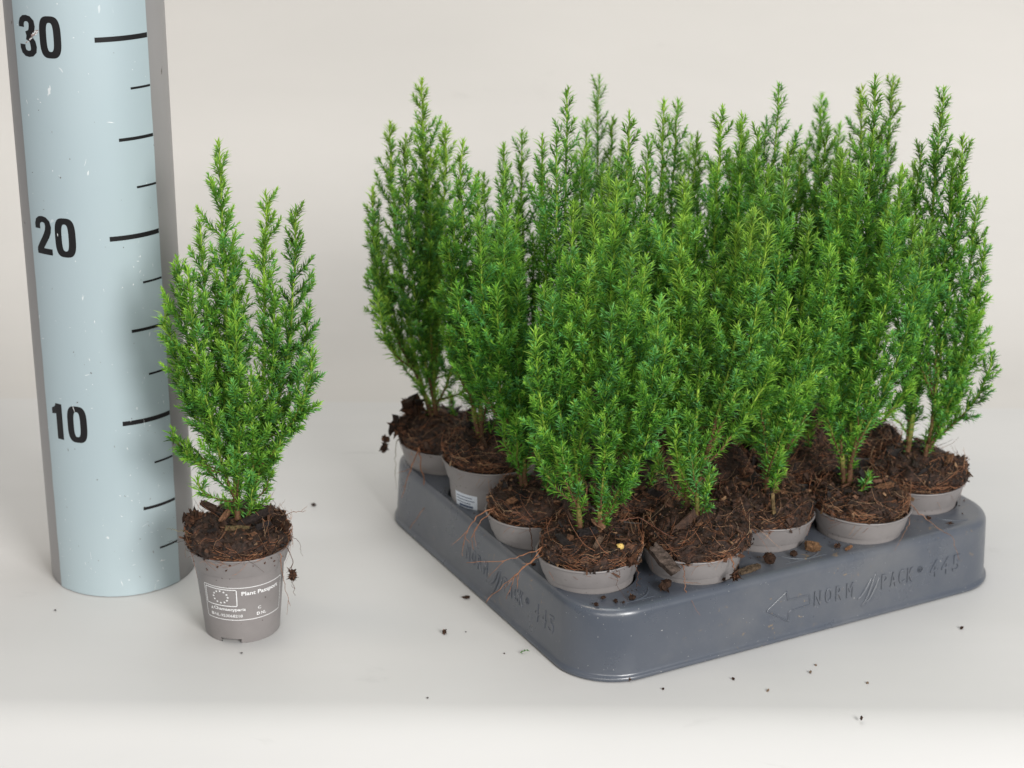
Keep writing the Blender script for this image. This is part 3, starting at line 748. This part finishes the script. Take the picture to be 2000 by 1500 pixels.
def clod(mb, P, s, rng, n=26, pal=None):
    pal = np.array([[.035, .018, .011], [.07, .032, .018], [.02, .012, .009], [.12, .06, .035]]) if pal is None else pal
    Q = np.array(P) + unit(rng.normal(size=(n, 3))) * rng.uniform(0, .38, (n, 1)) * np.array(s)
    scatter(mb, OCTV, OCTF, Q, np.tile(np.array([s]), (n, 1)) * rng.uniform(.3, .75, (n, 3)), rng, pal[rng.choice(len(pal), n, p=[.4, .3, .2, .1])] , .45)

def conifer(key, tips, loc, label, group, seed, z0, detail, soil, rot, tilt=(0, 0), extra=4, clear=2.4, hue=0., lift=0., low=4):
    t = empty('potted_conifer', loc, label=label, cat='potted plant', group=group)
    b = place('pot', pot_mesh, t, rot=(tilt[0], tilt[1], rot))
    so = place('peat', soil, t, (0, 0, 4.98), (tilt[0], tilt[1], rot * 1.7))
    fol, stems = grow(seed, [(x, y, z - loc[2]) for x, y, z in tips], z0, detail, (0, 0), extra, clear, hue, low)
    fol.build('foliage', M['foliage'], t)
    for s_ in stems: s_.build('stem', M['stem'], t, smooth=True)
    return t, b, so

rr_ = random.Random(4)
PL = {}
for (i, j) in wells:
    u, v = well(i, j); w2 = world(u, v)
    det = 1.0 if j == 0 or i == 0 else (.85 if j == 1 or i == 4 else .75)
    lift = 1.32 if (i, j) == (0, 2) else .30
    hue = {(1, 3): -.1, (2, 2): -.05, (3, 2): -.35, (2, 3): .1, (4, 1): .35, (4, 2): -.15, (0, 3): .12, (1, 0): .05}.get((i, j), 0)
    PL[i, j] = conifer((i, j), TIPS['%d%d' % (i, j)], (w2[0], w2[1], lift), LAB[i, j], GROUP, 100 + i * 10 + j, 6.0, det,
        SOIL[(i * 2 + j * 3) % 5], rr_.uniform(0, 6.28), (rr_.uniform(-.03, .03), rr_.uniform(-.03, .03)), {(4, 0): 1, (3, 0): 2, (0, 0): 2, (1, 0): 3, (0, 0): 3, (0, 2): 5}.get((i, j), 4), 2.0 if (i, j) != (1, 0) else 2.6, hue)
# the loose plant beside the measuring pole
lone, lone_pot, lone_soil = conifer('L', TIPS['L'], (-14, 84.95, 0), 'potted conifer standing alone beside the measuring pole, white printed lettering on its pot',
    None, 7, 6.1, 1.0, soil_mesh(21, .14, 1.05), 0.0, extra=2, clear=1.5, low=7)
label_print(lone_pot)
mb = MB(); rg = np.random.default_rng(41); pts_ = []
for _ in range(18):                              # bits of peat stuck to the pot under its rim
    a = rg.choice([-1.0, -.35, .35, .75, 1.0]) + rg.normal() * .16; z = 4.85 - abs(rg.normal()) * .38; r_ = (2.42 + (z - 4.0) * .27 if z > 3.98 else pot_r(z)) + .01
    pts_.append((r_ * math.sin(a), -r_ * math.cos(a), z))
scatter(mb, OCTV, OCTF, np.array(pts_), rg.uniform(.03, .13, (18, 1)) * np.ones((18, 3)), rg, np.array([[.06, .03, .018], [.1, .05, .03]])[rg.integers(0, 2, 18)], .4)
mb.build('peat_speck', M['crumb'], lone)['kind'] = 'stuff'
# roots that hang out of particular pots
P0 = PL[0, 0][0]
root(P0, [(-2.3, -.9, 5.6), (-2.9, -1.2, 5.35), (-4.4, -1.5, 5.0), (-6.3, -1.6, 4.9)], .03, RT, 1, 1)
root(P0, [(-2.4, -.9, 5.5), (-3.1, -1.7, 5.0), (-4.2, -2.4, 4.3), (-5.3, -2.8, 3.3)], .036, RT, 2, 3)
root(P0, [(-2.2, -1.0, 5.4), (-3.0, -1.9, 5.2), (-3.8, -2.3, 4.6), (-4.3, -2.6, 3.4)], .026, RT, 3, 1)
root(P0, [(2.1, -1.7, 5.1), (2.25, -1.95, 4.5), (2.2, -2.1, 3.9)], .03, RD, 4, 1)
root(P0, [(1.0, .6, 6.2), (2.4, .4, 6.6), (3.8, -.4, 6.0), (4.6, -.7, 5.6)], .026, (.2, .09, .06), 5, 3)
root(P0, [(.9, -2.3, 5.2), (1.3, -2.9, 5.0), (1.1, -3.05, 4.4)], .02, RD, 6, 1)
P1 = PL[0, 1][0]
root(P1, [(-2.3, -.9, 5.4), (-3.2, -1.2, 5.1), (-3.7, -1.6, 4.4), (-3.9, -1.8, 3.6)], .035, RT, 7, 3)
root(P1, [(-2.3, -1.1, 5.4), (-3.0, -1.5, 4.9), (-3.5, -1.8, 4.2), (-3.4, -1.9, 3.4)], .03, RT, 8, 2)
root(P1, [(-.5, -2.6, 5.2), (-.35, -2.85, 4.5), (-.3, -3.0, 3.9), (-.5, -3.3, 2.9)], .032, RD, 9, 2)
P3 = PL[0, 3][0]
root(P3, [(-1.4, -2.3, 5.3), (-1.7, -2.8, 4.6), (-2.1, -3.2, 3.6), (-2.4, -3.4, 2.6)], .04, RT, 10, 2)
root(P3, [(-1.4, -2.3, 5.3), (-1.3, -2.8, 4.6), (-1.1, -3.2, 3.6), (-1.0, -3.4, 2.2), (-1.9, -3.9, .9)], .036, RT, 11, 1)
root(P3, [(-2.5, -.5, 5.3), (-2.8, -.8, 5.0), (-2.9, -.9, 3.8), (-2.9, -1.0, 3.0)], .024, (.16, .12, .06), 12, 1)
root(PL[3, 0][0], [(2.5, -.7, 5.3), (3.1, -1.2, 4.8), (3.9, -1.6, 4.3), (4.6, -2.2, 4.0), (5.0, -2.7, 2.9)], .03, (.22, .13, .09), 13, 1)
root(PL[3, 0][0], [(2.3, -1.2, 5.1), (2.5, -1.5, 4.5), (2.2, -1.6, 4.0)], .032, (.22, .13, .09), 14, 2)
root(PL[1, 0][0], [(-.9, -2.5, 5.1), (-.8, -2.85, 4.4), (-.75, -2.95, 3.85), (-.7, -3.3, 3.3)], .026, RT, 15, 2)
root(PL[1, 0][0], [(1.5, -2.2, 5.3), (1.75, -2.4, 4.7), (1.8, -2.55, 4.1)], .04, RT, 16, 0)
root(PL[4, 0][0], [(2.3, -1.0, 5.4), (2.2, -1.6, 5.1), (.9, -2.6, 5.3), (-.2, -2.6, 5.4)], .03, RT, 17, 1)
root(lone, [(2.2, -1.2, 5.2), (2.35, -1.6, 4.2), (2.5, -1.5, 3.0), (2.75, -1.6, 2.0)], .022, RT, 18, 1)
root(lone, [(2.5, -.9, 5.2), (2.85, -.9, 4.3), (2.75, -1.0, 3.4), (2.95, -1.0, 2.3)], .026, RD, 19, 2)
root(lone, [(2.6, -.4, 5.5), (3.1, -.4, 5.2), (3.35, -.5, 4.3)], .016, RD, 20, 0)
root(lone, [(2.1, .2, 6.1), (2.9, .1, 6.5), (3.5, .1, 6.6)], .022, RT, 21, 1)
root(lone, [(-2.4, -.8, 5.7), (-3.0, -.9, 5.9), (-3.5, -1.0, 6.0)], .016, (.2, .17, .08), 22, 0)
root(lone, [(-2.4, -.9, 5.4), (-3.0, -1.0, 5.25), (-3.5, -1.0, 5.3)], .012, (.05, .045, .04), 23, 0)
for par, c_, s_, sd in ((PL[0, 3][0], (-2.5, -.7, 5.9), (1.5, 1.1, .9), 1), (PL[0, 3][0], (-3.4, -.9, 5.2), (.45, .4, .4), 2), (PL[0, 3][0], (-3.5, -1.0, 4.7), (.3, .3, .7), 3), (PL[0, 3][0], (-1.9, .2, 6.9), (1.2, 1.0, 1.2), 7),
                       (PL[0, 0][0], (1.7, -1.8, 5.25), (.9, .7, .6), 4), (PL[1, 0][0], (1.8, -2.65, 4.3), (.22, .22, .8), 5), (lone, (2.85, -1.05, 3.45), (.3, .2, .75), 6), (lone, (-2.2, -.3, 6.3), (1.0, .9, .7), 8), (lone, (2.2, -.2, 6.0), (.9, .9, .6), 9)):
    mb = MB(); clod(mb, c_, s_, np.random.default_rng(sd), 60); mb.build('peat_clod', M['crumb'], par)
# yellow feed bead and bark on the near pot
def ico(mb, c, r, rng, col, amp=.15):
    import bmesh
    bm = bmesh.new(); bmesh.ops.create_icosphere(bm, subdivisions=2, radius=1); V = np.array([v.co[:] for v in bm.verts]); F = np.array([[v.index for v in f.verts] for f in bm.faces]); bm.free()
    o = rng.uniform(0, 50); d = np.array([1 + amp * 2 * noise.noise(Vector(v * 1.6 + o)) + amp * noise.noise(Vector(v * 4 + o)) for v in V])[:, None]
    mb.add(V * d * np.array(r) + np.array(c), F, np.array(col) * rng.uniform(.75, 1.25, (len(V), 1)))
mb = MB(); ico(mb, (1.35, -1.75, 5.95), (.19, .17, .17), np.random.default_rng(1), (.72, .50, .16)); mb.build('feed_bead', M['crumb'], P0, smooth=True)
mb = MB(); ico(mb, (.95, -1.85, 5.85), (.06, .06, .06), np.random.default_rng(2), (.75, .72, .6)); mb.build('feed_bead', M['crumb'], P0, smooth=True)
def flake(mb, c, L, wd, h, rot, col, seed):
    rng = np.random.default_rng(seed); nx, ny = 14, 5; V = []
    Rm = np.array(Matrix.Rotation(rot[2], 3, 'Z') @ Matrix.Rotation(rot[1], 3, 'Y') @ Matrix.Rotation(rot[0], 3, 'X'))
    for side in (1, -1):
        for a in range(nx):
            for b in range(ny):
                x = (a / (nx - 1) - .5) * L; y = (b / (ny - 1) - .5) * wd * (1 - .25 * abs(a / (nx - 1) - .5) * 2)
                if a in (0, nx - 1): x += rng.normal() * .05 * L * (1 if side > 0 else .0)
                V.append((x, y + .02 * noise.noise(Vector((x * 9, seed, 0))) , side * h / 2 + h * .35 * noise.noise(Vector((x * 4, y * 12, seed + .5))) * (1 if 0 < b < ny - 1 else .6)))
    V = np.array(V) @ Rm.T + np.array(c); F = grid_faces(nx, ny, False); n = nx * ny; Fs = [F, F[:, ::-1] + n]
    rim = [a * ny for a in range(nx)] + [(nx - 1) * ny + b for b in range(1, ny)] + [a * ny + ny - 1 for a in range(nx - 2, -1, -1)] + [b for b in range(ny - 2, 0, -1)]
    q = np.array(rim); q2 = np.roll(q, -1); Fs.append(np.stack([q, q + n, q2 + n, q2], -1))
    mb.add(V, np.concatenate(Fs), np.array(col) * rng.uniform(.6, 1.35, (len(V), 1)))
for c_, L, wd, h, ro, col, sd in (((-.25, -.9, 6.35), 1.0, .42, .2, (.2, -.1, .25), (.022, .018, .018), 1), ((-1.4, -1.3, 6.15), .7, .4, .16, (.4, .1, -.3), (.02, .016, .015), 2),
                                  ((.3, -.4, 6.55), .8, .35, .15, (.5, .2, -.9), (.26, .14, .085), 3), ((.25, -1.6, 6.1), .85, .3, .12, (.5, -.3, 1.1), (.10, .065, .045), 4)):
    mb = MB(); flake(mb, c_, L, wd, h, ro, col, sd); mb.build('bark_flake', M['crumb'], P0)
for c_, L, wd, h, ro, col, sd in (((.9, -.8, 6.55), 1.7, .42, .2, (.5, -.35, .35), (.028, .02, .018), 5), ((1.2, -1.2, 6.2), 1.3, .35, .15, (.7, -.2, .5), (.018, .014, .014), 6), ((-.5, -.6, 6.65), 1.0, .3, .14, (.4, -.55, .95), (.16, .08, .045), 7),
                                  ((.2, -1.45, 6.25), 1.1, .35, .15, (.6, .05, .1), (.10, .075, .035), 8), ((-1.5, .3, 6.7), .9, .4, .2, (.2, .3, -.4), (.05, .028, .02), 9), ((.2, -1.85, 5.95), .8, .3, .12, (.7, .1, -.15), (.11, .085, .04), 10)):
    mb = MB(); flake(mb, c_, L, wd, h, ro, col, sd); mb.build('bark_flake', M['crumb'], lone)
mb = MB(); flake(mb, (.25, -2.3, 6.0), 1.9, .22, .16, (.1, 1.45, .1), (.16, .11, .05), 11); mb.build('twig', M['crumb'], PL[2, 0][0])
for key, sd in (((0, 1), 31), ((0, 2), 32), ((1, 0), 33), ((3, 0), 34), ((4, 0), 35), ((2, 0), 36)):
    rg = np.random.default_rng(sd)
    for k in range(4):
        a = rg.uniform(-2.8, -.3); q_ = rg.uniform(.7, 1.9); col = np.array([(.03, .022, .018), (.15, .075, .04), (.06, .035, .022)][k % 3])
        mb = MB(); flake(mb, (q_ * math.cos(a), q_ * math.sin(a), 6.3 - .12 * q_ * q_ + .15), rg.uniform(.6, 1.2), rg.uniform(.2, .4), .14, (rg.normal() * .4, rg.normal() * .25, rg.uniform(0, 3)), col, sd * 9 + k); mb.build('bark_flake', M['crumb'], PL[key][0])
# sticker on the raised pot
pg = PL[0, 2][1]
def stick(s, z): a = s / 2.2; r_ = pot_r(z) + .012; return (r_ * math.sin(a), -r_ * math.cos(a), z)
rz = pg.rotation_euler[2]; g0 = -.98 * 2.2 - rz * 2.2
mb = MB(); put(mb, rect(g0, 1.6, g0 + 1.5, 3.42, 14), stick, (.62, .66, .72)); stk = mb.build('sticker', M['print'], pg)
mb = MB()
def stick2(s, z): a = s / 2.2; r_ = pot_r(z) + .018; return (r_ * math.sin(a), -r_ * math.cos(a), z)
for k, (z, a, b, h) in enumerate(((3.2, .1, 1.2, .05), (3.02, .1, 1.35, .05), (2.84, .1, 1.1, .05), (2.62, .3, 1.25, .12), (2.4, .5, 1.3, .05), (2.2, .5, 1.4, .05), (2.0, .5, 1.2, .05))):
    put(mb, rect(g0 + a, z, g0 + b, z + h, 8), stick2, (.06, .09, .16))
mb.build('printed_lines', M['black'], stk)

# ------------------------------------------------------------------ loose crumbs
def crumb(x, y, z, s, seed, label, group, name='peat_crumb', cat='peat crumb', col=None):
    rng = np.random.default_rng(seed); mb = MB(); s = np.array(s, float) * .72
    pal = np.array([[.035, .018, .011], [.08, .036, .02], [.02, .012, .009], [.13, .065, .035]]) if col is None else np.array([col] * 4) * np.array([[.7], [1], [1.3], [1.6]])
    ico(mb, (0, 0, s[2] * .42), s * .5, rng, pal[0], .3); clod(mb, (0, 0, s[2] * .45), s, rng, 14, pal)
    o = mb.build(name, M['crumb'], loc=(x, y, z), rot=(0, 0, rng.uniform(0, 6)))
    lo = min(v.co.z for v in o.data.vertices); o.location.z = z * S - lo - .0001
    return tag(o, label, cat, group)
GT = 'peat crumbs scattered on the white sheet'
for k, (x, y, s, lab) in enumerate((
    (-11.9, 100.35, (.42, .3, .22), 'small reddish brown peat crumb on the sheet, far back right of the lone plant'),
    (-3.39, 84.26, (.42, .3, .28), 'dark peat crumb on the sheet between the lone pot and the tray, nearest the viewer'),
    (-2.33, 88.25, (.62, .28, .2), 'flat brown peat crumb on the sheet just left of the tray\'s long left wall'),
    (-.26, 82.18, (.12, .1, .08), 'tiny dark speck on the sheet left of the green needle sprig'),
    (1.83, 82.07, (.18, .14, .14), 'black speck touching the foot of the tray\'s left wall near its rounded corner'),
    (-2.28, 84.45, (.12, .1, .08), 'tiny grey speck on the sheet right beside the dark crumb left of tray'),
    (5.95, 79.55, (.62, .3, .26), 'brown peat crumb wedged under the near rounded corner of the tray'),
    (7.59, 78.71, (.2, .16, .1), 'small dark crumb on the sheet in front of the tray, closest to its near corner'),
    (11.16, 79.74, (.24, .18, .16), 'dark round crumb on the sheet in front of the raised arrow'),
    (15.12, 80.49, (.28, .18, .13), 'dark crumb in front of the raised letters, just below a paler flat one'),
    (15.5, 81.28, (.24, .14, .07), 'pale brown flat crumb nearest the tray wall below the raised letters'),
    (12.75, 78.66, (.3, .12, .07), 'thin pale brown sliver lying on the sheet in front of the tray'),
    (17.8, 79.52, (.22, .18, .14), 'dark crumb on the sheet between the pale sliver and the lower right corner'),
    (23.81, 85.34, (.32, .2, .18), 'reddish brown crumb on the sheet right of the raised digits'),
    (16.88, 76.03, (.3, .16, .26), 'black pointed crumb lowest on the sheet, at the bottom right'),
    (-24.19, 86.41, (.2, .15, .06), 'faint grey speck on the sheet below the left edge of the measuring pole'),
    (-13.63, 81.91, (.2, .15, .05), 'faint grey speck on the sheet in front of the lone printed pot'),
    (-3.96, 77.64, (.16, .12, .05), 'faint grey speck low on the sheet at the bottom centre'))):
    col = (.22, .15, .10) if 'pale' in lab else (.17, .16, .15) if 'faint' in lab or 'grey' in lab else None
    crumb(x, y, 0, s, 300 + k, lab, GT, col=col)
sp = MB(); rg = np.random.default_rng(9)
P_ = np.array([(0, 0, .05), (.13, .05, .09), (.3, .12, .12)]); tube(sp, P_, [.02, .015, .01], (.10, .2, .04), 4)
nP = np.repeat(P_, 4, 0); needles(sp, nP, np.tile([[.9, .4, .1]], (12, 1)), rg.uniform(0, 6, 12), np.full(12, .2), np.full(12, .7), np.tile([[.06, .2, .03]], (12, 1)), np.full(12, .06))
o = sp.build('needle_sprig', M['foliage'], loc=(.55, 82.15, .04)); tag(o, 'tiny green needle sprig lying on the white sheet left of the tray corner', 'sprig')
GR = 'peat crumbs lying on the tray rim'
for k, (u_, v_, s, lab) in enumerate((
    (1.21, 1.32, (.3, .26, .3), 'upright reddish crumb on the tray\'s near corner, the one nearest the rounded edge'),
    (1.89, 1.83, (.4, .26, .2), 'brown crumb on the tray\'s near corner touching the front of the nearest pot'),
    (2.3, 1.28, (.42, .24, .18), 'flat brown crumb second from left in the row on the tray\'s near corner'),
    (2.55, .98, (.26, .18, .14), 'smallest brown crumb in the row on the tray\'s near corner'),
    (3.15, 1.12, (.52, .4, .3), 'largest brown crumb in the row on the tray\'s near corner, rightmost'),
    (5.15, 1.25, (1.1, .7, .7), 'big dark peat clod on the tray rim between the two frontmost pots'),
    (.62, 6.75, (.35, .26, .16), 'dark crumb on the tray\'s left rim beside the second pot'),
    (11.6, 1.35, (1.0, .8, .8), 'large round dark peat clod on the tray rim in front of the middle pot'),
    (13.3, 1.55, (.55, .5, .42), 'chunky reddish crumb on the rim between middle pot and tallest plant\'s pot'),
    (15.9, 1.25, (.6, .36, .22), 'dark oval crumb on the rim against the tallest plant\'s pot'),
    (22.6, 1.9, (.4, .3, .16), 'flat dark crumb on the rim left of the right corner pot\'s front'),
    (8.4, .85, (.36, .26, .2), 'small brown crumb on the front rim above the raised arrow\'s tip'),
    (9.3, .8, (.2, .14, .12), 'tiny brown crumb on the front rim above the raised arrow\'s shaft'),
    (23.3, .9, (.5, .14, .08), 'thin dark sliver on the rim at the tray\'s right end'),)):
    w_ = world(u_, v_); crumb(w_[0], w_[1], TZ, s, 400 + k, lab, GR)
for k, (u_, v_, z, L, wd, h, ro, col, lab) in enumerate((
    (10.2, 1.15, TZ + .12, 1.35, .42, .16, (.1, 0, .15 + TA), (.10, .07, .045), 'long grey brown bark chip on the front rim left of the large round clod'),
    (14.6, 1.70, TZ + .22, .85, .6, .22, (.5, .3, .3), (.13, .07, .035), 'orange brown blocky bark chip standing between middle pot and tallest plant\'s pot'),
    (16.4, .95, TZ + .07, .6, .16, .1, (.1, 0, .9), (.20, .10, .05), 'slim orange wood splinter on the rim before the tallest plant\'s pot'),
    (5.35, 1.75, TZ + 1.45, 1.75, .72, .32, (.3, .52, -.75), (.075, .055, .045), 'big grooved grey bark chip leaning between the two frontmost pots'))):
    w_ = world(u_, v_); mb = MB(); flake(mb, (0, 0, 0), L, wd, h, (ro[0], ro[1], 0), col, 50 + k)
    tag(mb.build('bark_chip', M['crumb'], loc=(w_[0], w_[1], z), rot=(0, 0, ro[2])), lab, 'bark chip', 'bark chips lying on the tray')

# fine peat dust and fallen needles on the tray top and close to the pots
mb = MB(); rg = np.random.default_rng(77); pts_ = []
for i, j in wells:
    cu, cv = well(i, j)
    for _ in range(26):
        a = rg.uniform(0, 6.28); q_ = 2.45 + abs(rg.normal()) * .5; x, y = cu + q_ * math.cos(a), cv + q_ * math.sin(a)
        if .8 < x < LU - .8 and .8 < y < LV - .8 and all(math.hypot(x - well(*k_)[0], y - well(*k_)[1]) > RW + .02 for k_ in wells):
            w_ = world(x, y); pts_.append((w_[0], w_[1], TZ + .018))
n = len(pts_); scatter(mb, OCTV, OCTF, np.array(pts_), rg.uniform(.02, .09, (n, 1)) * rg.uniform(.6, 1.3, (n, 3)), rg, np.array([[.06, .03, .02], [.1, .06, .035], [.03, .02, .015]])[rg.integers(0, 3, n)], .3)
tag(mb.build('peat_dust', M['crumb']), 'fine dark peat dust strewn over the tray top between the pots', 'peat dust', kind='stuff')
